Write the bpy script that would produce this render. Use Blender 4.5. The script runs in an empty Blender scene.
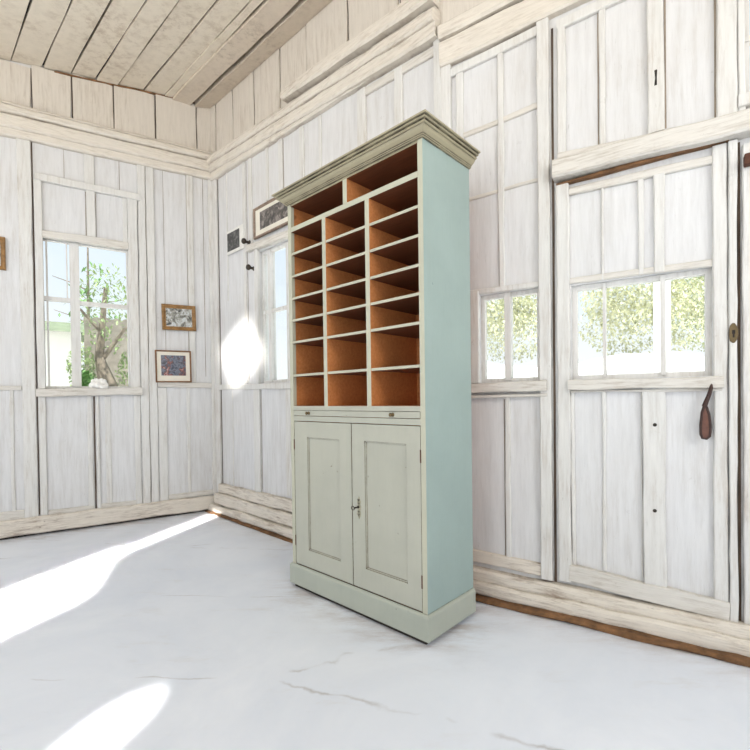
import bpy, bmesh, math, random
from mathutils import Vector, Matrix
random.seed(7)
SC = bpy.context.scene
COL = SC.collection
PI = math.pi

# ------------------------------------------------------------------ materials
def nt(name):
    m = bpy.data.materials.new(name); m.use_nodes = True
    t = m.node_tree; t.nodes.clear()
    out = t.nodes.new('ShaderNodeOutputMaterial')
    b = t.nodes.new('ShaderNodeBsdfPrincipled')
    t.links.new(b.outputs[0], out.inputs[0])
    return m, t, b
def lin(r, g, b):
    f = lambda c: (c/255/12.92) if c/255 <= .04045 else ((c/255+.055)/1.055)**2.4
    return (f(r), f(g), f(b), 1)
def N(t, kind, **kw):
    n = t.nodes.new(kind)
    for k, v in kw.items():
        if k in n.inputs: n.inputs[k].default_value = v
        else: setattr(n, k, v)
    return n
def mix(t, fac, a, b, mode='MIX'):
    n = t.nodes.new('ShaderNodeMix'); n.data_type = 'RGBA'; n.blend_type = mode; n.clamp_factor = True
    for inp, v in ((n.inputs[0], fac), (n.inputs[6], a), (n.inputs[7], b)):
        if hasattr(v, 'is_output') or isinstance(v, bpy.types.NodeSocket): t.links.new(v, inp)
        else: inp.default_value = v
    return n.outputs[2]
def ramp(t, src, p0, p1, c0=(0,0,0,1), c1=(1,1,1,1)):
    n = t.nodes.new('ShaderNodeValToRGB')
    e = n.color_ramp.elements
    e[0].position, e[1].position = p0, p1
    e[0].color, e[1].color = c0, c1
    t.links.new(src, n.inputs[0]); return n.outputs[0]
def mul(t, a, b):
    n = t.nodes.new('ShaderNodeMath'); n.operation = 'MULTIPLY'
    for i, v in enumerate((a, b)):
        if isinstance(v, bpy.types.NodeSocket): t.links.new(v, n.inputs[i])
        else: n.inputs[i].default_value = v
    return n.outputs[0]
def coords(t, scale, kind='Object', rot=(0,0,0)):
    tc = t.nodes.new('ShaderNodeTexCoord'); mp = t.nodes.new('ShaderNodeMapping')
    mp.inputs['Scale'].default_value = scale; mp.inputs['Rotation'].default_value = rot
    if kind == 'World':
        g = t.nodes.new('ShaderNodeNewGeometry'); t.links.new(g.outputs['Position'], mp.inputs[0])
    else: t.links.new(tc.outputs[kind], mp.inputs[0])
    return mp.outputs[0]
def noise(t, vec, scale, detail=6, rough=.6, dist=0):
    n = N(t, 'ShaderNodeTexNoise', Scale=scale, Detail=detail, Roughness=rough, Distortion=dist)
    t.links.new(vec, n.inputs['Vector']); return n.outputs[0]
def bump(t, b, h, strength=.3, dist=.003):
    n = N(t, 'ShaderNodeBump', Strength=strength, Distance=dist)
    t.links.new(h, n.inputs['Height']); t.links.new(n.outputs[0], b.inputs['Normal'])
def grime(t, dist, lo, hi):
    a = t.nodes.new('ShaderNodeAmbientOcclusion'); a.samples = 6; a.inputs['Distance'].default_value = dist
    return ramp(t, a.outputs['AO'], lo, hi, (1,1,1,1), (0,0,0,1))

def limewash(name, base, stain, amount=.55, dirtamt=.8, grain=(6,6,.5), rough=.75):
    """old white paint on timber: vertical grain, rubbed brown patches, dirt in the joints"""
    m, t, b = nt(name)
    g = coords(t, grain, 'World'); iso = coords(t, (1,1,1), 'World')
    n1 = noise(t, g, 9, 8, .72); n2 = noise(t, iso, 2.2, 8, .65, .6); n3 = noise(t, g, 26, 4, .8); n4 = noise(t, iso, 1.1, 5, .6)
    sc = lambda c, k: tuple(x*k for x in c[:3])+(1,)
    col = mix(t, ramp(t, n1, .32, .68), sc(base, 1.05), sc(base, .89))
    col = mix(t, mul(t, ramp(t, n4, .35, .7), .35), col, tuple(x*k for x, k in zip(base[:3], (.84,.80,.74)))+(1,))
    st = mul(t, ramp(t, n1, .48, .7), ramp(t, n2, .40, .64))
    col = mix(t, mul(t, st, amount), col, stain)
    scr = mul(t, ramp(t, n3, .62, .72), ramp(t, noise(t, iso, 5, 4, .7), .45, .62))
    col = mix(t, mul(t, scr, .35+.4*amount), col, sc(stain, .4))
    blot = mul(t, ramp(t, noise(t, iso, 16, 5, .75), .64, .74), ramp(t, n2, .46, .6))
    col = mix(t, mul(t, blot, amount), col, sc(stain, .55))
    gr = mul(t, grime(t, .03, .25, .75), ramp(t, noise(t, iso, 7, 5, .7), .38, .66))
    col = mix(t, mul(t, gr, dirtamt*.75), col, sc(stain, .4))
    # darker and browner towards the ceiling
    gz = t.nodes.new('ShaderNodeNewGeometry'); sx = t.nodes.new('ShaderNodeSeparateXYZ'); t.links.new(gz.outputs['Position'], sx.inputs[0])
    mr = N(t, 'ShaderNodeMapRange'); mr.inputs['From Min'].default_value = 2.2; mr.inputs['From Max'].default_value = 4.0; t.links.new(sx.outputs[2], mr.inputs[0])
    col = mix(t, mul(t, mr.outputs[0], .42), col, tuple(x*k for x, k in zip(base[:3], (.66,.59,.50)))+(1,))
    t.links.new(col, b.inputs['Base Color']); b.inputs['Roughness'].default_value = rough
    bump(t, b, n1, .35, .004); return m
def paint(name, base, worn, ao=.012, gl=.5, speck=True, hi=.8):
    m, t, b = nt(name)
    g = coords(t, (8,8,.6)); iso = coords(t, (1,1,1))
    n1 = noise(t, g, 10, 6, .6); n2 = noise(t, iso, 3.5, 6, .6)
    col = mix(t, ramp(t, n2, .35, .7), base, tuple(c*.9 for c in base[:3])+(1,))
    col = mix(t, mul(t, ramp(t, n1, .5, .8), .18), col, tuple(c*.72 for c in base[:3])+(1,))
    sp = mul(t, ramp(t, noise(t, iso, 38, 3, .5), .735, .77), ramp(t, n2, .45, .55))
    col = mix(t, mul(t, sp, .8 if speck else .2), col, worn)
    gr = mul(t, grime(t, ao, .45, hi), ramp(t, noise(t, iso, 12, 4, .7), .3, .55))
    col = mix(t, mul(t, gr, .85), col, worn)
    t.links.new(col, b.inputs['Base Color']); b.inputs['Roughness'].default_value = gl
    bump(t, b, n1, .12, .002); return m
def wood(name, c0, c1, scale=(1.2,14,14), gl=.55):
    m, t, b = nt(name)
    v = coords(t, scale); n1 = noise(t, v, 5, 8, .65, .4); n2 = noise(t, coords(t, (1,1,1)), 2.2, 4, .6)
    kn = ramp(t, noise(t, coords(t, (3,3,3)), 4.2, 2, .4), .73, .8)
    col = mix(t, ramp(t, n1, .3, .72), c0, c1)
    col = mix(t, mul(t, ramp(t, n2, .35, .7), .35), col, tuple(c*.55 for c in c0[:3])+(1,))
    col = mix(t, mul(t, kn, .7), col, tuple(c*.25 for c in c0[:3])+(1,))
    t.links.new(col, b.inputs['Base Color']); b.inputs['Roughness'].default_value = gl
    bump(t, b, n1, .15, .002); return m
def flat(name, c, rough=.6, metal=0, var=.15, scale=12):
    m, t, b = nt(name)
    n = noise(t, coords(t, (1,1,1)), scale, 5, .6)
    col = mix(t, ramp(t, n, .3, .7), tuple(x*(1-var) for x in c[:3])+(1,), tuple(min(1,x*(1+var)) for x in c[:3])+(1,))
    t.links.new(col, b.inputs['Base Color'])
    b.inputs['Roughness'].default_value = rough; b.inputs['Metallic'].default_value = metal
    return m
def glass_mat():
    m = bpy.data.materials.new('window_glass'); m.use_nodes = True; t = m.node_tree; t.nodes.clear()
    out = t.nodes.new('ShaderNodeOutputMaterial'); mx = t.nodes.new('ShaderNodeMixShader')
    tr = t.nodes.new('ShaderNodeBsdfTransparent'); gl = t.nodes.new('ShaderNodeBsdfGlossy')
    gl.inputs['Roughness'].default_value = .02
    lw = t.nodes.new('ShaderNodeLayerWeight'); lw.inputs[0].default_value = .5
    fr = t.nodes.new('ShaderNodeMath'); fr.operation = 'POWER'; fr.inputs[1].default_value = 4; t.links.new(lw.outputs['Facing'], fr.inputs[0])
    n = noise(t, coords(t, (1,1,1)), 3, 3, .5)
    col = mix(t, n, (.95,.98,.97,1), (1,1,1,1)); t.links.new(col, tr.inputs[0])
    t.links.new(fr.outputs[0], mx.inputs[0]); t.links.new(tr.outputs[0], mx.inputs[1]); t.links.new(gl.outputs[0], mx.inputs[2])
    t.links.new(mx.outputs[0], out.inputs[0]); return m
def print_mat(name, cols, scale, seed, dark=None):
    """a faded photographic print: patches of colour"""
    m, t, b = nt(name)
    v = coords(t, (1,1,1)); 
    mp = t.nodes.new('ShaderNodeMapping'); mp.inputs['Location'].default_value = (seed, seed*.7, seed*.3)
    t.links.new(v, mp.inputs[0])
    n = noise(t, mp.outputs[0], scale, 5, .7, .8)
    r = t.nodes.new('ShaderNodeValToRGB'); r.color_ramp.interpolation = 'LINEAR'
    e = r.color_ramp.elements
    while len(e) < len(cols): e.new(.5)
    for i, c in enumerate(cols): e[i].position = .3+.4*i/(len(cols)-1); e[i].color = c
    t.links.new(n, r.inputs[0]); t.links.new(r.outputs[0], b.inputs['Base Color'])
    b.inputs['Roughness'].default_value = .35; return m

M = {}
M['white']  = limewash('whitewashed_boards', lin(226,226,226), lin(176,160,140), .5)
M['panel']  = limewash('whitewashed_panels', lin(222,222,223), lin(190,182,172), .42, .6, (4,4,.35))
M['trim']   = limewash('whitewashed_trim', lin(223,222,219), lin(172,152,130), .5, .7)
M['rail']   = limewash('weathered_rail', lin(220,216,209), lin(150,130,104), .8, .8, (.8,.8,9))
M['base']   = limewash('weathered_skirting', lin(228,220,208), lin(122,90,62), 1.0, 1.0, (.8,.8,9))
M['beige']  = limewash('aged_upper_boards', lin(220,213,203), lin(150,128,104), .65, .9)
M['corn']   = limewash('aged_cornice', lin(226,219,208), lin(150,124,100), .7, .9, (1,1,9))
M['ceil']   = limewash('aged_ceiling_boards', lin(240,231,215), lin(160,132,104), .8, .9, (1.6,1.6,1.2))
M['beam']   = limewash('grey_ceiling_beam', lin(224,212,196), lin(120,98,78), .9, .95, (2,2,2))
M['seam']   = flat('dirty_joint', lin(150,136,120), .9, 0, .3, 9)
M['gap']    = flat('dark_joint', lin(84,70,58), .9, 0, .5, 7)
M['dark']   = flat('dark_gap', (.03,.024,.02,1), .9)
M['brown']  = flat('rotten_brown_wood', lin(120,86,56), .9, 0, .5, 18)
M['sage']   = paint('sage_paint', lin(182,182,168), lin(92,70,46))
M['cream']  = paint('rubbed_cream_edge', lin(191,190,170), lin(110,88,60), .006, .5, False)
M['sage_cool']   = paint('cool_lit_side_paint', lin(156,174,169), lin(70,80,72), .010)  # cabinet side colour with the bluish light on it mixed in
M['mint']   = paint('mint_plinth_paint', lin(175,179,166), lin(86,72,52), .010)
M['corni']  = paint('cornice_paint', lin(166,157,130), lin(44,32,24), .020, .5, False, .97)
M['pine']   = wood('orange_pine', lin(196,120,66), lin(222,152,94))
M['pine_shaded']  = wood('shaded_pine', lin(96,52,30), lin(120,70,42))  # pine with the shade inside the pigeonholes put into its colour
M['brass']  = flat('dull_brass', lin(120,104,78), .4, .9)
M['iron']   = flat('rusty_iron', lin(92,58,44), .7, .3, .4, 40)
M['steel']  = flat('dark_steel', lin(66,60,54), .4, .8)
M['leather']= flat('brown_leather', lin(104,68,56), .6, 0, .3, 30)
M['leathed']= flat('dark_leather', lin(58,36,30), .6, 0, .3, 30)
M['frame1'] = flat('gilt_brown_frame', lin(142,106,62), .45, .2, .35, 30)
M['frame2'] = flat('walnut_frame', lin(124,86,52), .45, 0, .35, 30)
M['frame3'] = flat('dusty_frame', lin(140,120,104), .6, 0, .3, 30)
M['mat']    = flat('off_white_mount', lin(226,220,206), .8, 0, .04)
M['paper']  = flat('white_paper', lin(226,224,218), .8, 0, .05)
M['chalk']  = flat('white_glaze', lin(244,242,238), .5, 0, .04)
M['glass']  = glass_mat()
M['leafg']  = flat('green_leaves', lin(180,186,144), .6, 0, .5, 3)
M['leafp']  = flat('pale_leaves', lin(210,210,178), .6, 0, .4, 3)
M['leafm']  = flat('garden_leaves', lin(146,164,112), .6, 0, .5, 3)
M['leafd']  = flat('dark_leaves', lin(110,150,84), .6, 0, .5, 3)
M['bark']   = flat('grey_bark', lin(138,126,112), .9, 0, .4, 14)
M['stucco'] = flat('pale_stucco', lin(244,240,234), .9, 0, .03, 4)
M['stone']  = flat('grey_garden_wall', lin(150,142,130), .9, 0, .3, 5)
M['yard']   = flat('pale_gravel', lin(236,234,230), .95, 0, .04, 8)
M['roof']   = flat('green_roof', lin(120,130,104), .8, 0, .2, 8)
M['p1'] = print_mat('landscape_print', [lin(36,40,48), lin(60,62,62), lin(150,148,138), lin(206,210,212), lin(110,106,92)], 17, 3.1)
M['p2'] = print_mat('street_print', [lin(30,36,48), lin(56,62,78), lin(120,124,138), lin(44,50,60), lin(150,84,72), lin(206,196,196)], 22, 5.7)
M['p3'] = print_mat('dark_print', [lin(30,30,30), lin(60,60,58), lin(130,130,126)], 20, 9.2)
M['p4'] = print_mat('grey_print', [lin(40,40,40), lin(90,84,80), lin(180,170,164)], 18, 2.2)

# floor: worn white paint with hairline cracks and grime by the walls
m, t, b = nt('painted_floor')
iso = coords(t, (1,1,1), 'World'); 
n1 = noise(t, iso, 1.3, 8, .65, .5); n2 = noise(t, coords(t, (1,3.2,1), 'World', (0,0,.62)), 2.6, 9, .72)
col = mix(t, ramp(t, n1, .35, .7), lin(240,244,252), lin(226,232,243))
col = mix(t, mul(t, mul(t, ramp(t, n2, .56, .7), ramp(t, n1, .42, .6)), .28), col, lin(206,198,186))
vd = t.nodes.new('ShaderNodeTexVoronoi'); vd.feature = 'DISTANCE_TO_EDGE'; vd.inputs['Scale'].default_value = .9
wv = t.nodes.new('ShaderNodeMixRGB'); wv.inputs[0].default_value = .12
nz = N(t, 'ShaderNodeTexNoise', Scale=5, Detail=6); t.links.new(iso, nz.inputs['Vector'])
mp = coords(t, (.45,1.7,1), 'World', (0,0,.62))
t.links.new(mp, wv.inputs[1]); t.links.new(nz.outputs['Color'], wv.inputs[2]); t.links.new(wv.outputs[0], vd.inputs['Vector'])
crack = mul(t, ramp(t, vd.outputs['Distance'], .0, .007, (1,1,1,1), (0,0,0,1)), ramp(t, noise(t, iso, 2.4, 3, .6), .47, .6))
col = mix(t, mul(t, crack, .5), col, lin(140,128,112))
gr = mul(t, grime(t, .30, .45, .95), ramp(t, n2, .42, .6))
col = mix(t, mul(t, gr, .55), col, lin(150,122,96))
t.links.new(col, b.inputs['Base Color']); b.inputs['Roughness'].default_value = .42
bump(t, b, n2, .12, .003); M['floor'] = m

# ------------------------------------------------------------------ mesh helpers
def link(name, bm, mats, parent=None, smooth=False, recalc=True):
    if recalc: bmesh.ops.recalc_face_normals(bm, faces=bm.faces)
    me = bpy.data.meshes.new(name); bm.to_mesh(me); bm.free()
    for mm in (mats if isinstance(mats, (list, tuple)) else [mats]): me.materials.append(mm)
    if smooth:
        for p in me.polygons: p.use_smooth = True
    o = bpy.data.objects.new(name, me); COL.objects.link(o)
    if parent: o.parent = parent
    return o
def empty(name, loc=(0,0,0), rz=0, label=None, cat=None, group=None):
    o = bpy.data.objects.new(name, None); COL.objects.link(o); o.empty_display_size = .1
    o.location = loc; o.rotation_euler = (0,0,rz)
    tag(o, label, cat, group); return o
def tag(o, label=None, cat=None, group=None):
    if label: o['label'] = label
    if cat: o['category'] = cat
    if group: o['group'] = group
    return o
def structure(o): o['kind'] = 'structure'; return o
def bbox(bm, x0, x1, y0, y1, z0, z1, bev=0, mi=0, front=None):
    """axis box; bev chamfers all edges; front = material index of the faces towards -y"""
    vs = [bm.verts.new(p) for p in ((x0,y0,z0),(x1,y0,z0),(x1,y1,z0),(x0,y1,z0),(x0,y0,z1),(x1,y0,z1),(x1,y1,z1),(x0,y1,z1))]
    fs = [bm.faces.new([vs[i] for i in q]) for q in ((3,2,1,0),(4,5,6,7),(0,1,5,4),(1,2,6,5),(2,3,7,6),(3,0,4,7))]
    for f in fs: f.material_index = mi
    if front is not None: fs[2].material_index = front
    if bev:
        es = list({e for f in fs for e in f.edges})
        r = bmesh.ops.bevel(bm, geom=es, offset=bev, segments=2, affect='EDGES', profile=.6)
        if front is not None:
            for f in r['faces']: f.material_index = front if f.calc_center_median().y < y0+bev*1.5 else mi
    return fs
def lathe(bm, prof, seg=20, mat=Matrix(), cap=True):
    rings = []
    for r, z in prof:
        rings.append([bm.verts.new(mat @ Vector((r*math.cos(2*PI*k/seg), r*math.sin(2*PI*k/seg), z))) for k in range(seg)])
    for a, b2 in zip(rings, rings[1:]):
        for k in range(seg): bm.faces.new((a[k], a[(k+1)%seg], b2[(k+1)%seg], b2[k]))
    if cap: bm.faces.new(rings[0][::-1]); bm.faces.new(rings[-1])
def tube(bm, pts, rad, seg=8):
    pts = [Vector(p) for p in pts]; rings = []
    for i, p in enumerate(pts):
        d = (pts[min(i+1,len(pts)-1)]-pts[max(i-1,0)]).normalized()
        a = d.orthogonal().normalized() if i == 0 else (rings_a - d*rings_a.dot(d)).normalized()
        rings_a = a; c = d.cross(a); r = rad[i] if isinstance(rad, (list,tuple)) else rad
        rings.append([bm.verts.new(p+a*r*math.cos(2*PI*k/seg)+c*r*math.sin(2*PI*k/seg)) for k in range(seg)])
    for a, b2 in zip(rings, rings[1:]):
        for k in range(seg): bm.faces.new((a[k], a[(k+1)%seg], b2[(k+1)%seg], b2[k]))
    bm.faces.new(rings[0][::-1]); bm.faces.new(rings[-1])

# ------------------------------------------------------------------ room frames
C  = Vector((-1.55, 4.40, 0)); BD = Vector((.40, 2.53, 0))
DL = Vector((-.83702, -.54717, 0)); DA = Vector((.72176, -.69215, 0)); DB = Vector((.84268, -.53841, 0))
class Wall:
    def __init__(s, o, d):
        s.o, s.d = o, d
        n = Vector((-d.y, d.x, 0))
        if (-o).dot(n) < 0: n = -n
        s.n = n                                       # towards the room
    def P(s, a, z, off=0): return s.o + s.d*a + s.n*off + Vector((0,0,z))
L, A, B = Wall(C, DL), Wall(C, DA), Wall(BD, DB)
counter = {'trim': 0}
def wbox(bm, w, s0, s1, z0, z1, o0, o1, z2=None, z3=None, mi=0):
    """box in wall coordinates; z0,z1 at s0 and z2,z3 at s1 when sloping"""
    if z2 is None: z2, z3 = z0, z1
    v = [bm.verts.new(w.P(*q)) for q in ((s0,z0,o0),(s1,z2,o0),(s1,z3,o0),(s0,z1,o0),(s0,z0,o1),(s1,z2,o1),(s1,z3,o1),(s0,z1,o1))]
    for q in ((0,1,2,3),(4,7,6,5),(0,4,5,1),(1,5,6,2),(2,6,7,3),(3,7,4,0)):
        bm.faces.new([v[i] for i in q]).material_index = mi
def strip(w, a, b, width, th, mat='trim', off=0, jit=.0022, cham=.004, name=None, parent=None, bm=None):
    """a board on a wall from a=(s,z) to b=(s,z): chamfered, slightly uneven with age"""
    own = bm is None
    if own: bm = bmesh.new()
    a, b = Vector(a), Vector(b); d = b-a; ln = d.length; d /= ln; pr = Vector((-d.y, d.x))
    n = max(2, int(ln/.09)); prev = None; e0 = e1 = 0
    for i in range(n+1):
        e0 = e0*.6+random.uniform(-jit, jit); e1 = e1*.6+random.uniform(-jit, jit); e2 = random.uniform(-jit, jit)*.6
        p = a+d*(ln*i/n); h = width/2
        prof = ((-h+e0,off),(-h+e0,off+th-cham+e2),(-h+e0+cham,off+th+e2),(h+e1-cham,off+th+e2),(h+e1,off+th-cham+e2),(h+e1,off))
        ring = []
        for q, o in prof:
            r = p+pr*q; ring.append(bm.verts.new(w.P(r.x, r.y, o)))
        if prev:
            for k in range(6): bm.faces.new((prev[k], prev[(k+1)%6], ring[(k+1)%6], ring[k]))
        else: bm.faces.new(ring[::-1])
        prev = ring
    bm.faces.new(prev)
    if not own: return None
    if name is None:
        counter['trim'] += 1; name = 'trim_%d' % counter['trim']
    o = link(name, bm, M[mat], parent)
    return structure(o) if parent is None else o
def vert(w, s0, s1, z0, z1, th=.016, mat='trim', **k): return strip(w, ((s0+s1)/2, z0), ((s0+s1)/2, z1), abs(s1-s0), th, mat, **k)
def horiz(w, s0, s1, zc0, zc1, width, th=.02, mat='rail', **k): return strip(w, (s0, zc0), (s1, zc1), width, th, mat, **k)
def seam(w, s0, z0, s1, z1, width=.006, off=.001):
    return strip(w, (s0,z0), (s1,z1), width, .002, 'gap' if width > .0065 else 'seam', off, .0008, .0005)

def wall_mesh(name, w, s0, s1, z1, holes, mat, thick=.10):
    """solid wall with rectangular openings"""
    bm = bmesh.new()
    xs = sorted({s0, s1, *[h[0] for h in holes], *[h[1] for h in holes]})
    for xa, xb in zip(xs, xs[1:]):
        cut = sorted([(h[2], h[3]) for h in holes if h[0] <= xa+1e-6 and h[1] >= xb-1e-6])
        z = 0
        for c0, c1 in cut:
            if c0 > z: wbox(bm, w, xa, xb, z, c0, -thick, 0)
            z = c1
        wbox(bm, w, xa, xb, z, z1, -thick, 0)
    bmesh.ops.remove_doubles(bm, verts=bm.verts, dist=1e-5)
    return structure(link(name, bm, M[mat]))

# ceiling height over wall coordinates (it sags to the left and along the right wall)
def CP(s, t, dz=0): p = C + DL*s + DA*t; p.z = 3.93-.115*s-.045*t+dz; return p

# ---- floor
bm = bmesh.new()
pts = [L.P(6.0,0,-.1), L.P(-.02,0,-.1), A.P(2.70,0,-.1), B.P(3.2,0,-.1), Vector((4.2,-3.2,0)), Vector((-6.4,-3.2,0))]
lo = [bm.verts.new(p-Vector((0,0,.12))) for p in pts]; hi = [bm.verts.new(p) for p in pts]
bm.faces.new(hi); bm.faces.new(lo[::-1])
for i in range(6): bm.faces.new((lo[i], lo[(i+1)%6], hi[(i+1)%6], hi[i]))
structure(link('floor', bm, M['floor']))

# ---- walls
WL = (.735, 1.375, 1.18, 2.42); WA = (.80, 1.46, 1.21, 2.33)
WB = (.20, .515, 1.14, 1.61); WD = (.66, 1.205, 1.14, 1.595); WU = (1.31, 1.75, 2.26, 2.75)
wall_mesh('wall_left', L, -.1, 6.0, 4.0, [WL], 'panel')
wall_mesh('wall_right', A, -.1, 2.703, 4.0, [WA], 'panel')
wall_mesh('wall_right_end', B, 0, 3.2, 3.9, [WB, WD, WU], 'panel')

# ---- ceiling: boards running along the right wall, each with its own sag
bm = bmesh.new()
edges = [.43, .60, .80, .965, 1.14, 1.33, 1.53, 1.74, 1.93, 2.14, 2.34, 2.55, 2.75, 2.95, 3.2, 3.45, 3.7, 3.95, 4.2, 4.5]
for e0, e1 in zip(edges, edges[1:]):
    dz = random.uniform(-.006, .006); prev = None; g = .006
    for i in range(19):
        tt = -.08+i*.42; j = random.uniform(-.004,.004); k = random.uniform(-.003,.003)
        ring = [bm.verts.new(CP(e0+g+j, tt, dz+k)), bm.verts.new(CP(e1-g+j, tt, dz+k)), bm.verts.new(CP(e1-g+j, tt, dz+k+.022)), bm.verts.new(CP(e0+g+j, tt, dz+k+.022))]
        if prev:
            for q in range(4): bm.faces.new((prev[q], prev[(q+1)%4], ring[(q+1)%4], ring[q]))
        prev = ring
structure(link('ceiling', bm, M['ceil']))
def ceil_plank(s0, s1, z0, z1, th, mat, t1=4.0, jit=.006):
    bm = bmesh.new(); prev = None; j0 = j1 = 0
    for i in range(26):
        tt = -.06+(t1+.06)*i/25; j0 = j0*.7+random.uniform(-jit,jit); j1 = j1*.7+random.uniform(-jit,jit)
        ring = [bm.verts.new(CP(s0+j0, tt, z0)), bm.verts.new(CP(s1+j1, tt, z1)), bm.verts.new(CP(s1+j1, tt, z1+th)), bm.verts.new(CP(s0+j0, tt, z0+th))]
        if prev:
            for q in range(4): bm.faces.new((prev[q], prev[(q+1)%4], ring[(q+1)%4], ring[q]))
        else: bm.faces.new(ring[::-1])
        prev = ring
    bm.faces.new(prev)
    counter['trim'] += 1
    structure(link('trim_%d' % counter['trim'], bm, M[mat]))
ceil_plank(.37, .43, -.012, -.012, .03, 'ceil')
ceil_plank(.21, .36, -.045, -.03, .06, 'beam')
ceil_plank(.0, .165, -.03, -.05, .06, 'beam')
# roof deck above the boards (closes the gaps)
bm = bmesh.new()
def st_of(p):                                           # plan position -> wall coordinates
    q = p - C; det = DL.x*DA.y-DL.y*DA.x
    return ((q.x*DA.y-q.y*DA.x)/det, (DL.x*q.y-DL.y*q.x)/det)
pts = [(6.0,-.1), (6.0,9.6), st_of(Vector((4.4,-3.2,0))), st_of(B.P(3.2,0,-.1)), st_of(B.P(0,0,-.1)), (-.1,-.1)]
lo = [bm.verts.new(CP(a, c, .03)) for a, c in pts]; hi = [bm.verts.new(CP(a, c, .10)) for a, c in pts]
bm.faces.new(lo[::-1]); bm.faces.new(hi)
for i in range(len(pts)): bm.faces.new((lo[i], lo[(i+1)%6], hi[(i+1)%6], hi[i]))
structure(link('ceiling_deck', bm, M['dark']))

# ------------------------------------------------------------------ left wall trim
# boards above the cornice
for s0, s1 in ((0,.145),(.15,.50),(.505,.83),(.835,1.13),(1.14,1.40),(1.405,1.75),(1.76,2.1),(2.11,2.5),(2.51,2.9)):
    vert(L, s0+.002, s1-.002, 3.36, 3.922-.115*(s0+s1)/2, .014+random.uniform(0,.006), 'beige', jit=.003)
    seam(L, s1+.002, 3.36, s1+.002, 3.91-.115*s1, .009)
horiz(L, 1.25, .1, 3.918-.115*1.25, 3.918-.0115, .014, .024, 'brown', jit=.004, cham=.003)
# cornice: fascia, face and rounded ledge
for (dz, w_, th) in ((.035,.075,.045),(.11,.10,.070),(.185,.055,.10),(.225,.03,.085)):
    horiz(L, 2.9, 0, 3.150+dz-.045, 3.205+dz, w_, th, 'corn', jit=.004, cham=.012)
vert(L, 1.418, 1.505, .15, 3.17, .022); vert(L, 1.95, 2.03, .15, 3.17, .022)
seam(L, 1.411, .16, 1.411, 3.16, .008)
vert(L, .600, .662, .15, 3.19, .022); vert(L, .530, .594, .15, 3.19, .018); seam(L, .597, .15, .597, 3.18, .005)
vert(L, .192, .246, 1.245, 3.2, .014); seam(L, .250, 1.25, .250, 3.2, .004)
vert(L, .0, .05, .15, 3.21, .02)
seam(L, .10, 1.3, .10, 3.2, .003); seam(L, .45, 1.25, .45, 3.2, .003)
# above the window head
vert(L, .985, 1.06, 2.91, 3.17, .012); seam(L, 1.20, 2.92, 1.20, 3.16, .004); seam(L, .80, 2.92, .80, 3.18, .004)
horiz(L, 1.395, .640, 2.882, 2.888, .056, .036, 'trim')
vert(L, .985, 1.048, 2.47, 2.86, .022); seam(L, 1.053, 2.48, 1.053, 2.85, .006); seam(L, .98, 2.48, .98, 2.85, .004)
vert(L, 1.352, 1.402, 1.18, 2.86, .026); vert(L, .668, .742, 1.18, 2.86, .026); vert(L, .742,.778,2.47,2.86,.012)
horiz(L, 1.352, .742, 2.432, 2.440, .062, .034, 'rail', jit=.004)
horiz(L, 1.415, .655, 1.150, 1.155, .062, .060, 'rail', jit=.005)
# under the sill
vert(L, 1.355, 1.405, .15, 1.12, .016); vert(L, 1.035, 1.075, .15, 1.12, .010); vert(L, .985, 1.010, .15, 1.12, .014)
seam(L, 1.022, .13, 1.022, 1.115, .012)
vert(L, .67, .72, .15, 1.12, .014); vert(L, .90, .945, .16, 1.11, .006)
horiz(L, 1.352, 1.04, .165, .16, .05, .012, 'rail'); horiz(L, .985, .72, .165, .16, .05, .012, 'rail')
# chair rails
horiz(L, 2.9, 1.508, 1.19, 1.185, .035, .022, 'rail'); horiz(L, .528, .05, 1.222, 1.215, .042, .022, 'rail', jit=.005)
vert(L, 1.56, 1.585, .15, 1.17, .01); horiz(L, 2.9, 1.508, .18, .18, .07, .012, 'rail')
vert(L, .45, .528, .15, 1.19, .012); vert(L, .25, .28, .17, 1.19, .006); horiz(L, .45, .05, .175, .175, .05, .01, 'rail')
# skirting
o = horiz(L, 2.95, .02, .083, .083, .132, .042, 'base', jit=.005, cham=.012, name='baseboard_left')
o = horiz(L, 2.95, .02, .010, .010, .016, .018, 'dark', jit=.003, name='baseboard_left_gap')

# ------------------------------------------------------------------ right wall trim (long part)
def az(s, z): return z - .075*s
for s0, s1 in ((0,.1),(.11,.42),(.43,.78),(.79,1.16),(1.17,1.5),(1.51,1.95),(1.96,2.4),(2.41,2.72)):
    vert(A, s0+.002, s1-.002, 3.33-.08*s0, 3.925-.045*(s0+s1)/2, .014+random.uniform(0,.008), 'beige', jit=.004)
    seam(A, s1+.004, 3.33-.08*s1, s1+.004, 3.91-.045*s1, .009)
for (z0, w_, th) in ((3.235,.075,.045),(3.30,.085,.065),(3.36,.06,.09),(3.40,.025,.075)):
    horiz(A, 0.0, 2.70, z0, z0-.20 if z0 > 3.25 else z0-.13, w_, th, 'corn', jit=.004, cham=.012)
horiz(A, 1.30, 2.70, 3.37, 3.265, .07, .11, 'corn', jit=.004, cham=.014)
horiz(A, 1.32, 2.70, 3.43, 3.33, .035, .08, 'corn', jit=.004, cham=.01)
vert(A, .0, .088, .15, 3.22, .022); seam(A, .096, .16, .096, 3.2, .010)
for s0, s1, zt, zb, th in ((.255,.275,3.19,2.0,.008),(.56,.60,3.17,1.22,.012),(.66,.71,3.165,2.42,.012),(.93,.965,3.15,2.72,.01),(1.12,1.17,3.14,2.72,.014),(1.40,1.45,3.12,1.2,.016),
                           (1.62,1.65,3.11,2.0,.01),(2.035,2.11,3.08,.2,.022),(2.36,2.42,3.06,.2,.02),(2.655,2.705,3.06,.15,.024)):
    vert(A, s0, s1, zb, zt, th)
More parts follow.
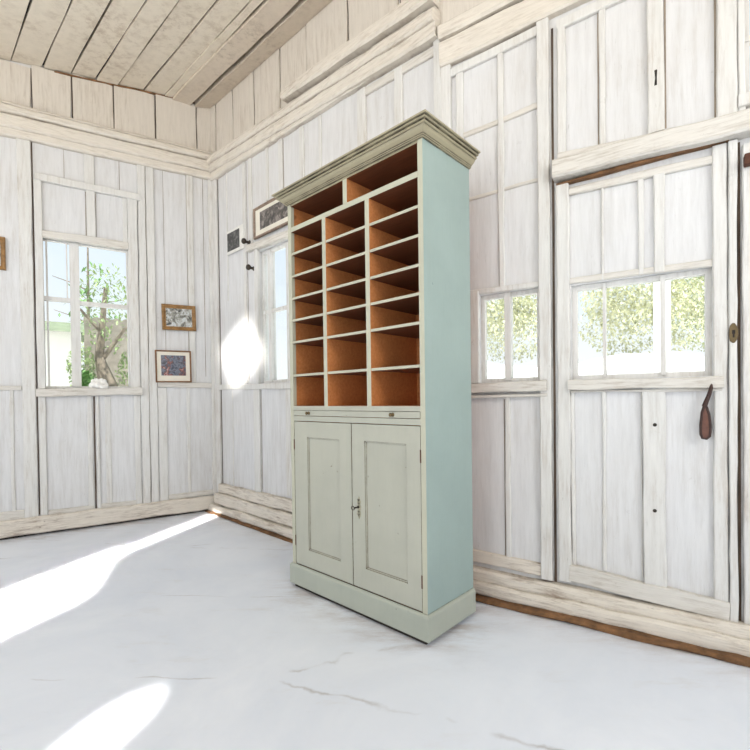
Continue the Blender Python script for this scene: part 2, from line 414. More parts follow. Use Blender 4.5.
seam(A, .615, 1.25, .615, 3.16, .005); seam(A, 1.395, 2.72, 1.395, 3.11, .007); seam(A, 2.028, 2.3, 2.028, 3.08, .008); seam(A, 1.178,2.74,1.178,3.13,.005)
horiz(A, 2.11, 2.66, 3.055, 3.02, .05, .016, 'rail')
horiz(A, .655, 1.60, 2.385, 2.34, .055, .040, 'rail', jit=.004)
vert(A, .755, .80, 1.21, 2.36, .026); vert(A, 1.46, 1.51, 1.21, 2.36, .026)
horiz(A, .10, 1.60, 1.195, 1.17, .048, .030, 'trim', jit=.003)
vert(A, .695, .79, .27, 1.165, .018); seam(A, .688, .27, .688, 1.16, .006); seam(A, .80, .30, .80, 1.15, .004); vert(A, 1.17,1.24,.3,1.16,.016); vert(A,.30,.315,.2,1.16,.005)
horiz(A, .09, 2.70, .22, .24, .09, .045, 'base', jit=.005, cham=.01)
horiz(A, .05, 2.70, .125, .125, .10, .075, 'base', jit=.006, cham=.014, name='baseboard_right')
horiz(A, .0, 2.66, .042, .038, .075, .115, 'base', jit=.008, cham=.02, name='baseboard_right_foot')
horiz(A, .02, 2.62, .008, .008, .014, .15, 'brown', jit=.004, cham=.004, name='baseboard_right_gap')

# ------------------------------------------------------------------ right wall trim (door end)
for s0, s1 in ((.0,.36),(.365,.75),(.755,1.2),(1.205,1.7)): vert(B, s0+.003, s1-.003, 3.12, 3.60, .014, 'beige', jit=.004)
horiz(B, .0, 1.8, 2.955, 3.01, .135, .040, 'corn', jit=.004, cham=.01); horiz(B, .0, 1.8, 3.07, 3.115, .08, .060, 'corn', jit=.004, cham=.012)
vert(B, .0, .055, .15, 2.9, .024)
vert(B, .512, .568, .15, 2.91, .026); seam(B, .578, .14, .582, 2.86, .011)
vert(B, .085, .125, 1.64, 2.86, .012); vert(B, .312, .342, 1.62, 2.86, .013)
horiz(B, .05, .512, 2.845, 2.875, .045, .018, 'trim'); horiz(B, .125, .512, 2.488, 2.512, .028, .010, 'rail'); horiz(B, .125, .512, 2.135, 2.145, .020, .008, 'rail')
horiz(B, .1, .512, 1.628, 1.622, .03, .012, 'trim')
vert(B, .150, .200, 1.14, 1.63, .02)
horiz(B, .06, .55, 1.112, 1.114, .055, .045, 'rail', jit=.004)
horiz(B, .06, .55, 1.066, 1.068, .018, .030, 'rail', jit=.002)
vert(B, .335, .362, .22, 1.07, .012); vert(B, .10, .135, .22, 1.07, .010); seam(B, .330, .22, .330, 1.05, .004)
horiz(B, .06, .512, .205, .19, .065, .018, 'base')
# cupboard front above the door
vert(B, .605, .642, 2.18, 2.87, .020); vert(B, .788, .812, 2.21, 2.84, .014); vert(B, .977, 1.041, 2.21, 2.86, .020); vert(B, 1.222, 1.288, 2.15, 2.9, .024)
seam(B, .783, 2.22, .783, 2.84, .005); seam(B, 1.045, 2.22, 1.045, 2.84, .006); seam(B, 1.218, 2.2, 1.218, 2.84, .006)
horiz(B, .605, 1.225, 2.215, 2.168, .05, .022, 'rail'); horiz(B, .605, 1.225, 2.855, 2.88, .05, .02, 'trim')
horiz(B, .59, 1.80, 2.146, 2.125, .085, .075, 'rail', jit=.004, cham=.008)
horiz(B, .60, 1.26, 2.085, 2.095, .02, .030, 'brown', jit=.004)
vert(B, 1.290, 1.312, 2.15, 2.8, .02); horiz(B, 1.29, 1.8, 2.235, 2.235, .05, .03, 'trim')
vert(B, 1.004, 1.014, 2.41, 2.475, .003, 'dark', off=.019)
# skirting of the door end
horiz(B, .0, 2.0, .115, .075, .075, .055, 'base', jit=.005, cham=.012, name='baseboard_right_end')
horiz(B, .0, 2.0, .052, .046, .07, .085, 'base', jit=.005, cham=.014, name='baseboard_right_end_foot')
horiz(B, .0, 2.0, .012, .012, .024, .125, 'brown', jit=.006, cham=.008, name='baseboard_right_end_gap')
vert(B, 1.302, 1.42, .13, 2.06, .026); vert(B, 1.60, 1.70, .13, 2.06, .026)
horiz(B, 1.42, 1.60, 1.69, 1.69, .05, .02, 'trim')

# ---- the door: stiles, rails, beads on the plane of the wall
door = structure(empty('door_1', B.P(.93, .13, 0)))
bm = bmesh.new()
for s0, s1, z0, z1, th in ((.596,.655,.16,2.085,.026),(.655,.672,.24,1.09,.012),(.79,.806,.24,1.08,.010),(.955,1.040,.20,1.09,.020),(.945,.953,.24,1.08,.010),(1.207,1.255,.20,2.085,.020),(1.258,1.285,.13,2.085,.028),
                           (.79,.802,1.60,2.03,.010),(.94,.962,1.60,2.03,.013),(1.0,1.04,1.60,2.03,.016)):
    strip(B, ((s0+s1)/2, z0), ((s0+s1)/2, z1), s1-s0, th, bm=bm)
off = Vector(door.location)
def rebase(o, base): o.data.transform(Matrix.Translation(-base)); return o
rebase(link('stile', bm, M['trim'], door), off)
bm = bmesh.new()
strip(B, (.655,2.045), (1.207,2.035), .035, .016, bm=bm); strip(B, (.655,1.615), (1.207,1.607), .028, .012, bm=bm)
strip(B, (.655,1.085), (1.235,1.08), .014, .022, bm=bm); strip(B, (.648,1.114), (1.24,1.112), .05, .044, bm=bm, jit=.004)
strip(B, (.645,.205), (1.257,.165), .075, .030, bm=bm, jit=.005)
rebase(link('rail', bm, M['rail'], door), off)
bm = bmesh.new(); wbox(bm, B, 1.287, 1.297, .12, 2.08, .001, .006)
rebase(link('edge_gap', bm, M['gap'], door), off)
bm = bmesh.new()
for s, z in ((1.0,.93),(.998,.55)):
    mt = Matrix.Translation(B.P(s, z, .019)) @ B.n.to_track_quat('Z','Y').to_matrix().to_4x4()
    lathe(bm, ((.008,0),(.008,.002),(.004,.003)), 10, mt)
rebase(link('nail_head', bm, M['steel'], door), off)
# worn keyhole plate on the lock stile
bm = bmesh.new()
mt = Matrix.Translation(B.P(1.272, 1.308, .027)) @ Matrix((( *B.d, 0), (0,0,1,0), (*B.n,0), (0,0,0,1))).transposed()
ring = [(.016*math.cos(a)*(1+.08*math.cos(3*a)), .042*math.sin(a)) for a in [2*PI*k/22 for k in range(22)]]
f0 = [bm.verts.new(mt @ Vector((x,y,0))) for x, y in ring]; f1 = [bm.verts.new(mt @ Vector((x*.85,y*.9,.006))) for x, y in ring]
for k in range(22): bm.faces.new((f0[k], f0[(k+1)%22], f1[(k+1)%22], f1[k]))
bm.faces.new(f1)
kp = rebase(link('keyhole_plate', bm, M['brass'], door), off); kp['label'] = 'worn brass keyhole plate'
bm = bmesh.new()
for q in ((-.005,.005,-.004,.012),(-.003,.003,-.018,-.004)):
    v = [bm.verts.new(mt @ Vector(p)) for p in ((q[0],q[2],.0065),(q[1],q[2],.0065),(q[1],q[3],.0065),(q[0],q[3],.0065))]; bm.faces.new(v)
o = link('keyhole', bm, M['dark'], kp); rebase(o, off)

# ------------------------------------------------------------------ windows: frame mesh + panes
def window(n, w, hole, bars, depth=(-.06,-.025), fr=.022, mat='trim'):
    s0, s1, z0, z1 = hole; bm = bmesh.new(); a, c = depth
    wbox(bm, w, s0, s0+fr, z0, z1, a, c); wbox(bm, w, s1-fr, s1, z0, z1, a, c)
    wbox(bm, w, s0+fr, s1-fr, z0, z0+fr, a, c); wbox(bm, w, s0+fr, s1-fr, z1-fr, z1, a, c)
    for b0, b1, y0, y1, ex in bars: wbox(bm, w, b0, b1, y0, y1, a+.004-ex, c+ex)
    base = w.P((s0+s1)/2, z0, 0)
    o = link('window_%d' % n, bm, M[mat]); o.location = base; rebase(o, base); structure(o)
    gm = (a+c)/2
    bm = bmesh.new(); wbox(bm, w, s0+fr*.5, s1-fr*.5, z0+fr*.5, z1-fr*.5, gm-.0015, gm+.0015)
    rebase(link('pane', bm, M['glass'], o), base)
window(1, L, WL, [(1.108,1.176,1.2,2.4,.012),(1.176,1.356,1.905,1.94,.004),(.755,1.108,1.89,1.925,.004),(1.325,1.338,1.2,2.4,.002),(1.19,1.2,1.94,2.4,.002)])
window(2, A, WA, [(.90,.94,1.22,2.32,.008),(1.16,1.19,1.22,2.32,.006),(.82,1.45,1.80,1.825,.004)])
window(3, B, WB, [(.330,.362,1.15,1.61,.010)])
window(4, B, WD, [(.793,.806,1.15,1.59,.006),(1.022,1.042,1.15,1.59,.008)])
window(5, B, WU, [(1.31,1.75,2.49,2.51,.004)])

# ------------------------------------------------------------------ the cabinet
CW, CD, CH = .4757, .371, 2.2
cab = empty('pigeonhole_cabinet', (-.1335, 2.230, .022), -.7528, 'tall sage green painted cupboard with open orange pine pigeonholes above two panelled doors', 'cabinet')
def part(name, build, mats, parent=cab, smooth=False):
    bm = bmesh.new(); build(bm); return link(name, bm, mats, parent, smooth)
# side panels: painted outside, pine inside
def side(x0, x1, out):
    def f(bm):
        fs = bbox(bm, x0, x1, .0, CD, .02, 2.145)
        for q in fs: q.material_index = 0
        fs[3 if out < 0 else 5].material_index = 1; fs[2].material_index = 2
    return f
# stiles on the front edges are the fronts of the side panels
lf = part('side_panel', side(-CW, -CW+.022, -1), [M['sage_cool'], M['pine'], M['cream']])
rg = part('side_panel', side(CW-.022, CW, 1), [M['sage_cool'], M['pine'], M['cream']])
part('face_stile', lambda bm: bbox(bm, -CW+.022, -.448, 0, .022, .1, 2.14, 0), [M['cream']])
part('face_stile', lambda bm: bbox(bm, .449, CW-.022, 0, .022, .1, 2.14, 0), [M['cream']])
part('back_panel', lambda bm: bbox(bm, -CW+.022, CW-.022, CD-.018, CD-.002, .1, 2.14), M['pine'])
part('top_board', lambda bm: bbox(bm, -CW+.022, CW-.022, .0, CD-.018, 2.126, 2.146, 0, 0, 1), [M['pine_shaded'], M['corni']])
IX0, IX1, IY = -CW+.022, CW-.022, CD-.018
part('shelf_rail', lambda bm: bbox(bm, IX0, IX1, .0, IY, 1.982, 2.008, .0012, 0, 1), [M['pine_shaded'], M['cream']])
part('divider', lambda bm: bbox(bm, -.018, .011, .0, IY, 2.008, 2.126, 0, 0, 1), [M['pine'], M['cream']])
for x0, x1 in ((-.181,-.153),(.132,.160)):
    part('divider', lambda bm: bbox(bm, x0, x1, .0, IY, 1.005, 1.982, 0, 0, 1), [M['pine'], M['cream']])
for x0, x1 in ((IX0,-.181),(-.153,.132),(.160,IX1)):
    for zc in (1.859, 1.734, 1.609, 1.486, 1.362, 1.177):
        j = random.uniform(-.001,.001)
        part('shelf', lambda bm: bbox(bm, x0, x1, .002, IY, zc-.0065+j, zc+.0065+j, .001, 0, 1), [M['pine_shaded'], M['cream']])
part('waist_rail', lambda bm: bbox(bm, IX0+.004, IX1-.004, .0, IY, .9815, 1.005, .001, 0, 1), [M['pine'], M['sage']])
part('lower_rail', lambda bm: bbox(bm, -.448, .449, .0, .03, .9215, .949, .001), M['sage'])
sl = part('pull_out_slide', lambda bm: bbox(bm, -.4455, .4465, -.001, .30, .9515, .9795, .0012), M['sage'])
for x in (-.311, .293):
    mt = Matrix.Translation((x, -.001, .9655)) @ Matrix.Rotation(PI/2, 4, 'X')
    part('knob', lambda bm: lathe(bm, ((.009,0),(.0095,.002),(.005,.004),(.004,.009),(.008,.013),(.0095,.017),(.007,.021),(.003,.0225)), 16, mt), M['brass'], sl, True)
part('bottom_board', lambda bm: bbox(bm, IX0, IX1, .022, IY, .10, .12), M['pine_shaded'])
# doors
def frame_door(x0, x1, px0, px1, pz0, pz1, z0=.116, z1=.918):
    def f(bm):
        e = .0012
        bbox(bm, x0, px0, .001, .022, z0, z1, e); bbox(bm, px1, x1, .001, .022, z0, z1, e)
        bbox(bm, px0-.0008, px1+.0008, .001, .022, pz1, z1, e); bbox(bm, px0-.0008, px1+.0008, .001, .022, z0, pz0, e)
    d = part('door', f, M['sage'])
    def g(bm):
        bbox(bm, px0-.006, px1+.006, .011, .018, pz0-.006, pz1+.006)
    part('door_panel', g, M['sage'], d)
    def h(bm):                                         # dark glazed bead round the panel
        for a, c, zz0, zz1 in ((px0,px0+.006,pz0,pz1),(px1-.006,px1,pz0,pz1),(px0+.006,px1-.006,pz1-.006,pz1),(px0+.006,px1-.006,pz0,pz0+.006)):
            bbox(bm, a, c, .006, .012, zz0, zz1, .0015)
    part('panel_bead', h, M['sage'], d)
    return d
dl = frame_door(-.4450, .0185, -.332, -.072, .211, .834)
dr = frame_door(.0215, .4460, .107, .367, .217, .837)
part('meeting_bead', lambda bm: bbox(bm, .0125, .0185, -.002, .001, .116, .918, .001), M['sage'], dl)
for d, x in ((dl,-.4465),(dr,.4475)):
    for z in (.760, .217):
        part('hinge', lambda bm: (bbox(bm, x-.003, x+.003, -.002, .004, z, z+.057, .001)), M['iron'], d)
# escutcheon: pierced lozenge plate, keyhole and key
def esc(bm):
    pr = [(0,.056),(.005,.047),(.003,.041),(.010,.036),(.013,.027),(.008,.020),(.009,.012),(.014,.004),(.011,-.006),(.008,-.014),(.012,-.024),(.013,-.034),(.009,-.043),(.004,-.049),(0,-.057)]
    out = pr + [(-x, z) for x, z in pr[-2:0:-1]]
    a = [bm.verts.new((.067+x, .001, .509+z)) for x, z in out]; c = [bm.verts.new((.067+x*.86, -.002, .509+z*.95)) for x, z in out]
    for k in range(len(out)): bm.faces.new((a[k], a[(k+1)%len(out)], c[(k+1)%len(out)], c[k]))
    bm.faces.new(c)
M['esc'] = flat('painted_over_brass', lin(164,160,138), .5, .2, .3, 60)
es = part('escutcheon', esc, M['esc'], dr); es['label'] = 'ornate keyhole plate'
for z, r in ((.036,.006),(.020,.004),(-.020,.005),(-.036,.0065)):
    for sx in (-1, 1):
        part('scroll', lambda bm: tube(bm, [(.067+sx*(.004+r*.5*math.cos(a)), -.0024, .509+z+r*math.sin(a)) for a in [k*PI/5 for k in range(8)]], .0011, 6), M['steel'], dr)
key = part('key', lambda bm: (lathe(bm, ((.0065,0),(.0065,.003),(.0035,.004),(.0035,.030),(.0025,.032)), 12, Matrix.Translation((.0655,-.002,.512)) @ Matrix.Rotation(PI/2, 4, 'X'))), M['steel'], dr)
# key bow: flat ring pushed to the left
def bow(bm):
    tube(bm, [(.062+.011*math.cos(a), -.036+.0*a, .512+.009*math.sin(a)) for a in [2*PI*k/14 for k in range(15)]], .002, 6)
part('key_bow', bow, M['steel'], dr)
# plinth: three boards, chamfered top edge, recessed base blackened to give the shadow beneath
def plinth(bm):
    p = .0125; prof = [(0,.0),(p,.0),(p,.098),(p-.003,.106),(.004,.1115),(0,.112)]
    path = [(-CW, CD, -1, 0), (-CW, 0, -1, -1), (CW, 0, 1, -1), (CW, CD, 1, 0)]
    rings = [[bm.verts.new((x+ox*o, y+oy*o, z)) for o, z in prof] for x, y, ox, oy in path]
    for a, c in zip(rings, rings[1:]):
        for k in range(len(prof)): bm.faces.new((a[k], a[(k+1)%6], c[(k+1)%6], c[k]))
    bm.faces.new(rings[0]); bm.faces.new(rings[-1][::-1])
part('plinth', plinth, M['mint'])
part('shadow_base', lambda bm: bbox(bm, -CW+.012, CW-.012, .004, CD-.02, -.022, .03), M['dark'])
# cornice
def cornice(bm):
    prof = [(-.002,2.138),(.009,2.138),(.011,2.1405),(.009,2.143),(.013,2.1435),(.015,2.146),(.013,2.149),(.017,2.1505),(.021,2.1535),(.027,2.1585),(.032,2.1645),(.035,2.171),
            (.041,2.171),(.0445,2.1735),(.0445,2.1775),(.041,2.180),(.038,2.1805),(.038,2.1835),(.050,2.1835),(.0535,2.1855),(.0535,2.1895),(.051,2.191),(.0515,2.1925),(.0625,2.1925),(.0635,2.1935),(.0635,2.1995),(.0625,2.2),(-.002,2.2)]
    path = [(-CW, CD, -1, 0), (-CW, 0, -1, -1), (CW, 0, 1, -1), (CW, CD, 1, 0)]
    n = len(prof)
    rings = [[bm.verts.new((x+ox*o, y+oy*o, z)) for o, z in prof] for x, y, ox, oy in path]
    for a, c in zip(rings, rings[1:]):
        for k in range(n): bm.faces.new((a[k], a[(k+1)%n], c[(k+1)%n], c[k]))
    bm.faces.new(rings[0]); bm.faces.new(rings[-1][::-1])
    bbox(bm, -CW+.002, CW-.002, .002, CD, 2.19, 2.199)
part('cornice', cornice, M['corni'])

# ------------------------------------------------------------------ pictures on the walls
def wall_matrix(w, s, z, off=.0):
    return Matrix.Translation(w.P(s, z, off)) @ Matrix(((*w.d,0),(*(-w.n),0),(0,0,1,0),(0,0,0,1))).transposed()
def picture(name, w, s0, s1, z0, z1, off, fw, mount, fm, pm, label, cat, tilt=0, group=None):
    """frame of four mitred bars, a mount and a print; x along the wall, y into it"""
    root = empty(name, (0,0,0), 0, label, cat, group)
    flip = 1
    m4 = wall_matrix(w, (s0+s1)/2, (z0+z1)/2, off) @ Matrix.Rotation(tilt, 4, 'Y')
    if m4.to_3x3().determinant() < 0: m4 = m4 @ Matrix.Diagonal((-1,1,1,1))
    root.matrix_world = m4
    W, H = abs(s1-s0)/2, (z1-z0)/2
    bm = bmesh.new(); rings = []
    prof = [(0,-.001),(0,-.018),(.25,-.022),(.6,-.018),(.8,-.012),(1,-.012),(1,-.001)]
    for sx, sz in ((-1,-1),(1,-1),(1,1),(-1,1)):
        rings.append([bm.verts.new((sx*(W-q*fw), y, sz*(H-q*fw))) for q, y in prof])
    for i in range(4):
        a, c = rings[i], rings[(i+1)%4]
        for k in range(len(prof)-1): bm.faces.new((a[k], a[k+1], c[k+1], c[k]))
    link('frame', bm, fm, root)
    bm = bmesh.new(); bbox(bm, -W+fw*.7, W-fw*.7, -.008, -.001, -H+fw*.7, H-fw*.7); link('mount', bm, M['mat'], root)
    bm = bmesh.new(); l, r, bt, tp = mount
    bbox(bm, -W+fw+l, W-fw-r, -.0095, -.008, -H+fw+bt, H-fw-tp); link('print', bm, pm, root)
    return root
picture('framed_picture', L, .190, .484, 1.725, 1.960, .023, .034, (0,0,0,0), M['frame1'], M['p1'], 'small gilt brown framed picture, upper of two beside the left window', 'picture', .02)
picture('framed_picture', L, .238, .545, 1.240, 1.535, .023, .013, (.035,.035,.05,.032), M['frame2'], M['p2'], 'thin brown framed colour picture with white mount, lower of two beside the left window', 'picture', .01)
picture('framed_picture', L, 1.588, 1.80, 2.105, 2.36, .004, .03, (0,0,0,0), M['frame1'], M['p1'], 'brown framed picture cut off by the left edge of the photo', 'picture')
picture('framed_picture', A, .770, 1.36, 2.435, 2.692, .016, .02, (.07,.04,.04,.03), M['frame3'], M['p4'], 'wide framed picture half hidden behind the top of the cabinet', 'picture', 0)
ph = empty('pinned_photograph', (0,0,0), 0, 'small dark unframed photograph pinned on white paper near the room corner', 'photograph')
m4 = wall_matrix(A, .41, 2.52, .014); 
if m4.to_3x3().determinant() < 0: m4 = m4 @ Matrix.Diagonal((-1,1,1,1))
ph.matrix_world = m4
bm = bmesh.new(); bbox(bm, -.13, .17, -.003, 0, -.105, .11); link('paper', bm, M['paper'], ph)
bm = bmesh.new(); bbox(bm, -.118, .098, -.0045, -.003, -.078, .088); link('print', bm, M['p3'], ph)
# round knobs beside the framed picture
def knob(s, z, label):
    bm = bmesh.new(); base = A.P(s, z, .0)
    mt = A.n.to_track_quat('Z','Y').to_matrix().to_4x4()
    lathe(bm, ((.02,0),(.02,.016),(.012,.022),(.011,.045),(.022,.055),(.026,.068),(.020,.08),(.008,.085)), 16, mt)
    o = link('peg', bm, M['steel'], None, True); o.location = base; tag(o, label, 'peg')
knob(.668, 2.44, 'dark round peg on the wall left of the picture behind the cabinet')
knob(.735, 2.20, 'dark round peg on the window frame left of the cabinet')

# leather strap hanging from the door rail
base = B.P(1.187, 1.085, .03)
st = empty('leather_strap', base, 0, 'brown leather strap hanging from the door rail at right', 'strap')
d, n = B.d, B.n
def loop(pts, r):
    bm = bmesh.new(); tube(bm, [d*x + n*y + Vector((0,0,z)) for x, y, z in pts], r, 8); return bm
link('cord', loop([(.012,.008,.018),(.010,.014,.0),(.004,.012,-.025),(-.006,.010,-.055),(-.012,.008,-.075)], [.007,.007,.008,.009,.010]), M['leathed'], st)
path = [(-.012,.008,-.07),(-.024,.008,-.10),(-.030,.008,-.15),(-.030,.008,-.19),(-.022,.008,-.206),(-.004,.008,-.208),(.010,.008,-.198),(.014,.008,-.16),(.008,.008,-.11),(-.004,.008,-.075)]
path = [(-.008+(x+.008)*.74, y, z) for x, y, z in path]
link('loop_edge', loop(path, .0055), M['leathed'], st)
bm = bmesh.new()
f = [d*x + n*(.006) + Vector((0,0,z)) for x, y, z in path[:-1]]; g = [p + n*.005 for p in f]
a = [bm.verts.new(p) for p in f]; c = [bm.verts.new(p) for p in g]
bm.faces.new(a[::-1]); bm.faces.new(c)
for k in range(len(a)): bm.faces.new((a[k], a[(k+1)%len(a)], c[(k+1)%len(a)], c[k]))
link('tongue', bm, M['leather'], st)

# rusty latch bar above the right edge of the door
base = B.P(1.318, 1.985, .026)
la = empty('iron_latch', base, 0, 'rusty brown iron latch bar beside the door top', 'latch')
bm = bmesh.new()
def lbox(bm, x0, x1, y0, y1, z0, z1, bev=.003):
    tmp = bmesh.new(); bbox(tmp, x0, x1, y0, y1, z0, z1, bev)
    tmp.transform(Matrix(((*d,0),(*n,0),(0,0,1,0),(0,0,0,1))).transposed())
    me = bpy.data.meshes.new('tmp'); tmp.to_mesh(me); tmp.free(); bm.from_mesh(me); bpy.data.meshes.remove(me)
lbox(bm, -.004, .32, .0, .022, -.014, .012); link('bar', bm, M['iron'], la)
bm = bmesh.new(); lbox(bm, -.014, .014, .0, .036, -.022, .022, .006); link('knob', bm, M['iron'], la)

# white ruffled ornament on the left window sill
base = L.P(.985, 1.181, .022)
bm = bmesh.new()
for k in range(9):
    a = 2*PI*k/9
    bmesh.ops.create_icosphere(bm, subdivisions=2, radius=.032, matrix=Matrix.Translation((.060*math.cos(a), .022*math.sin(a), .03+.012*math.sin(2*a))))
bmesh.ops.create_icosphere(bm, subdivisions=2, radius=.05, matrix=Matrix.Translation((0,0,.05)) @ Matrix.Diagonal((1.2,.5,.9,1)))
for k in range(5): bmesh.ops.create_icosphere(bm, subdivisions=2, radius=.022, matrix=Matrix.Translation((-.05+.025*k, .0, .075+.01*(k%2))))
o = link('ornament', bm, M['chalk'], None, True); o.location = base; o.rotation_euler = (0,0,math.atan2(DL.y,DL.x))
o.scale = (.82,.82,.85); o.modifiers.new('join','REMESH').voxel_size = .006
tag(o, 'small white ruffled ornament on the left window sill', 'ornament')

# ------------------------------------------------------------------ outside
bm = bmesh.new()
for p in ((-30,-25,-.13),(30,-25,-.13),(30,40,-.13),(-30,40,-.13)): bm.verts.new(p)
bm.faces.new(list(bm.verts)); structure(link('ground', bm, M['yard']))
def leaves(bm, cx, cy, cz, rx, ry, rz, n, size, hollow=.5):
    for _ in range(n):
        while True:
            p = Vector((random.uniform(-1,1), random.uniform(-1,1), random.uniform(-1,1)))
            if hollow < p.length < 1: break
        p = Vector((cx+p.x*rx, cy+p.y*ry, cz+p.z*rz))
        q = Matrix.Rotation(random.uniform(0,2*PI),3,'Z') @ Matrix.Rotation(random.uniform(-1.2,1.2),3,'X')
        s = size*random.uniform(.6,1.3)
        v = [bm.verts.new(p + q @ Vector(c)*s) for c in ((0,-1,0),(.42,-.1,.08),(0,1,0),(-.42,-.1,.08))]
        bm.faces.new(v)
def tree(name, loc, crowns, trunk, mat, label, n=900, size=.06, cat='tree', bark='bark', twigs=()):
    o = empty(name, loc, 0, label, cat)
    bm = bmesh.new()
    for c in crowns: leaves(bm, *c, n, size)
    link('foliage', bm, M[mat], o, False, False)
    bm = bmesh.new()
    tube(bm, trunk[0], trunk[1], 8)
    for tw in twigs: tube(bm, *tw, 6)
    link('trunk', bm, M[bark], o); return o
# beyond the left window: garden wall, house, tree, shrub, thin saplings
def outL(s, dist, z=0): return L.P(s, z-.13, -dist)
def slab(name, w, s0, s1, dist, h, th, mat, label, cat):
    base = w.P((s0+s1)/2, -.13, -dist); bm = bmesh.new()
    n_ = 24
    for i in range(n_):
        a, c = s0+(s1-s0)*i/n_, s0+(s1-s0)*(i+1)/n_
        wbox(bm, w, a, c, -.13, h+.02*math.sin(i*1.7), -dist-th, -dist, -.13, h+.02*math.sin((i+1)*1.7))
    bmesh.ops.remove_doubles(bm, verts=bm.verts, dist=1e-4)
    o = rebase(link(name, bm, M[mat]), base); o.location = base
    return tag(o, label, cat)
slab('garden_wall', L, .1, 1.06, 4.4, 2.5, .25, 'stone', 'grey garden wall seen through the right pane of the left window', 'wall')
base = outL(2.02, 3.3)
hs = empty('outbuilding', base, math.atan2(DL.y, DL.x), 'low pale building seen through the left pane of the left window', 'building')
bm = bmesh.new(); bbox(bm, -.92, .92, -.9, 0, 0, 2.25); link('wall', bm, M['stucco'], hs)
bm = bmesh.new()
for s_ in (-1, 1): 
    v = [bm.verts.new(p) for p in ((-.96,-.45+s_*.62,2.2),(.96,-.45+s_*.62,2.2),(.96,-.45,2.42),(-.96,-.45,2.42))]; bm.faces.new(v)
link('roof', bm, M['roof'], hs)
p = outL(.80, 1.9); LR = math.atan2(DL.y, DL.x)
gt = tree('garden_tree', p, [(.0,0,2.35,.40,.4,.55),(.30,-.1,1.62,.17,.3,.32),(.32,.1,1.15,.14,.2,.35),(-.22,0,1.45,.20,.3,.42)],
     ([(-.12,0,-.02),(-.06,0,.5),(.10,.05,.95),(.02,.05,1.35),(.12,0,1.75),(.04,0,2.6)], [.19,.15,.13,.11,.05,.02]), 'leafm', 'leafy tree with a twisting grey trunk outside the left window', 520, .032,
     twigs=[([(.06,.02,.9),(-.2,.1,1.25),(-.25,.2,1.7)],[.09,.06,.02]), ([(.10,0,1.7),(-.15,.05,2.1),(-.3,.1,2.2)],[.03,.02,.01]), ([(.06,0,2.0),(.3,.05,2.3),(.4,.1,2.35)],[.02,.014,.008])])
gt.rotation_euler.z = LR
p = outL(1.13, 1.3)
sh = tree('shrub', p, [(0,0,.85,.13,.25,.55),(-.05,0,1.35,.10,.2,.2)], ([(0,0,-.02),(0,0,.4),(.03,0,.9)], [.03,.025,.015]), 'leafd', 'dark green shrub low outside the left window beside the tree', 800, .032, 'shrub')
sh.rotation_euler.z = LR
for k, (s, dist, h, lb) in enumerate(((.95, 6.2, 4.6, 'thin bare sapling against the sky left of the window centre'), (.0, 5.2, 4.3, 'thin bare sapling against the sky right of the window centre'))):
    p = outL(s, dist)
    tw = []
    for q in range(7):
        a = random.uniform(0, 2*PI); z0 = 1.8+q*.33
        tw.append(([(0,0,z0),(.3*math.cos(a),.3*math.sin(a),z0+.12),(.6*math.cos(a),.6*math.sin(a),z0+.2)],[.014,.01,.005]))
    tree('sapling', p, [(0,0,2.7,.55,.55,1.2),(.2,0,3.3,.4,.4,.8)], ([(0,0,-.02),(.03,0,1.5),(-.02,0,3),(0,0,h)], [.05,.04,.03,.012]), 'leafd', lb, 110, .07, twigs=tw)
# beyond the right wall: pale bank, hedge trees, white post, bare twig
bm = bmesh.new()
NB, NS = 30, 14
grid = [[bm.verts.new(B.P(-5+11*i/NB, -.13 + 1.75*(math.sin(min(1,j/7)*PI/2))*(1+.05*math.sin(i*.9)+.015*math.sin(i*2.3)) , -2.2-.45*j)) for j in range(NS)] for i in range(NB+1)]
for i in range(NB):
    for j in range(NS-1): bm.faces.new((grid[i][j], grid[i+1][j], grid[i+1][j+1], grid[i][j+1]))
structure(link('ground_bank', bm, M['yard'], None, True))
hz = [(-1.35,6.4,2.35,1.0,'leafp','pale green tree beyond the narrow window beside the cabinet'),(.82,6.3,2.3,1.05,'leafp','pale green tree in the left part of the door window'),
      (2.15,8.6,2.5,1.2,'leafg','mid green tree behind the others in the door window'),(3.3,6.5,2.3,1.1,'leafp','pale green tree in the right part of the door window'),(-3.6,7.4,2.4,1.1,'leafg','green tree beyond the window behind the cabinet')]
for s, dist, zc, r, mt_, lb in hz:
    p = B.P(s, -.13, -dist); zc += .5
    tree('hedge_tree', p, [(0,0,zc-.38,r,r,.62),(.25,.1,zc+.25,r*.9,r*.9,.75),(-.35,-.1,zc+.1,r*.7,r*.7,.7)], ([(0,0,-.02),(.02,.02,.9),(.03,0,1.7)], [.03,.025,.012]), mt_, lb, 2700, .040)
# white post outside the door window
base = B.P(1.03, -.13, -1.3); bm = bmesh.new()
for q in ((-.05,.05,0,2.9),): bbox(bm, q[0], q[1], -.05, .05, q[2], q[3], .006)
bbox(bm, -.07, .07, -.07, .07, 0, .2, .006)
bbox(bm, -.065, .065, -.065, .065, 2.75, 2.9, .006)
o = link('veranda_post', bm, M['chalk']); o.location = base; o.rotation_euler = (0,0,math.atan2(DB.y,DB.x)); tag(o, 'white square post outside the door window', 'post')

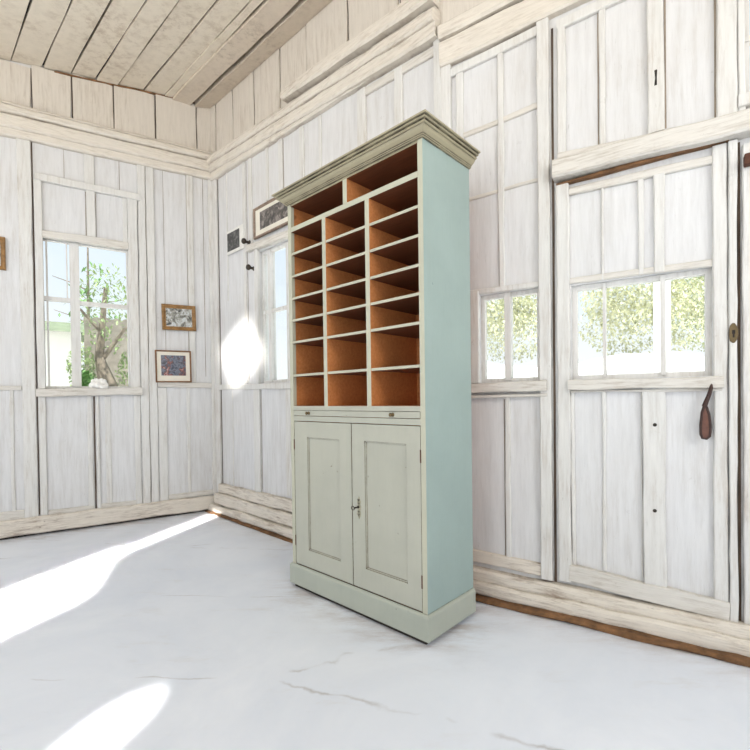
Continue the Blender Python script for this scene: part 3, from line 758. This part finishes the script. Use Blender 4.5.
# ------------------------------------------------------------------ light
w = bpy.data.worlds.new('sky'); SC.world = w; w.use_nodes = True; t = w.node_tree; t.nodes.clear()
out = t.nodes.new('ShaderNodeOutputWorld'); bg = t.nodes.new('ShaderNodeBackground')
tc = t.nodes.new('ShaderNodeTexCoord'); sp = t.nodes.new('ShaderNodeSeparateXYZ'); t.links.new(tc.outputs['Generated'], sp.inputs[0])
c = ramp(t, sp.outputs[2], .02, .55, (1.0,1.0,1.0,1), (.62,.80,1.0,1))
t.links.new(c, bg.inputs[0]); bg.inputs[1].default_value = 1.08; t.links.new(bg.outputs[0], out.inputs[0])
def lamp(kind, name, loc, target, energy, color=(1,1,1), **kw):
    l = bpy.data.lights.new(name, kind); l.energy = energy; l.color = color
    for k, v in kw.items(): setattr(l, k, v)
    o = bpy.data.objects.new(name, l); COL.objects.link(o); o.location = loc
    o.rotation_euler = (Vector(target)-Vector(loc)).to_track_quat('-Z','Y').to_euler(); return o
lamp('SUN', 'sun', (0,-6,20), (.6,-.6,0), 8.0, (1,.97,.92), angle=.01)
lamp('AREA', 'key_lamp_right', (2.3,-1.6,3.0), (-.2,2.4,1.1), 60, (1,.985,.96), shape='RECTANGLE', size=1.4, size_y=1.2)  # added key lamp out of view, no actual window there
lamp('AREA', 'fill_lamp_left', (-3.2,-1.4,2.0), (-1.2,3.6,1.1), 46, (.97,.985,1), shape='RECTANGLE', size=2.4, size_y=2.2)  # added fill lamp out of view, brightens the left side
def beam(name, target, az, el, dist, sx, sy, twist, energy, shape='RECTANGLE', spread=1.5):
    """sunlight falling in through an opening out of view: a narrow parallel beam"""
    d = Vector((math.sin(az)*math.cos(el), math.cos(az)*math.cos(el), -math.sin(el)))
    tg = Vector(target); o = lamp('AREA', name, tg-d*dist, tg, energy, (1,.97,.92), shape=shape, size=sx, size_y=sy, spread=math.radians(spread))
    o.rotation_euler = (d.to_track_quat('-Z','Y').to_matrix() @ Matrix.Rotation(twist, 3, 'Z')).to_euler()
beam('sun_patch_floor', (-1.93,2.24,-.0), math.radians(-2), math.radians(20), 4.2, .60, .42, math.radians(45), 10)
beam('sun_patch_corner', (-1.68,3.62,.0), math.radians(16), math.radians(20), 5.0, .12, .42, 0, 2)
beam('sun_patch_wall', (-1.22,4.02,1.49), math.radians(6), math.radians(10), 5.2, .42, .42, math.radians(28), 2.6, 'RECTANGLE', 3)
beam('sun_patch_front', (-.89,1.42,.0), math.radians(20), math.radians(30), 3.2, .13, .17, math.radians(20), 1.2, 'ELLIPSE', 2.5)

# ------------------------------------------------------------------ camera
cd = bpy.data.cameras.new('camera'); cam = bpy.data.objects.new('camera', cd); COL.objects.link(cam)
f_px, pitch, roll = 448.52, -.01235, -.01301
cd.sensor_width = 36; cd.lens = f_px/750*36; cd.shift_y = (404.98-375)/750; cd.clip_start = .05
r0 = Vector((1,0,0)); u0 = Vector((0,-math.sin(pitch),math.cos(pitch))); fw = Vector((0,math.cos(pitch),math.sin(pitch)))
c_, s_ = math.cos(roll), math.sin(roll)
R = r0*c_+u0*s_; U = u0*c_-r0*s_
mw = Matrix((R, U, -fw)).transposed().to_4x4(); mw.translation = (0,0,1.0579); cam.matrix_world = mw
SC.camera = cam
SC.view_settings.view_transform = 'Standard'; SC.view_settings.look = 'None'
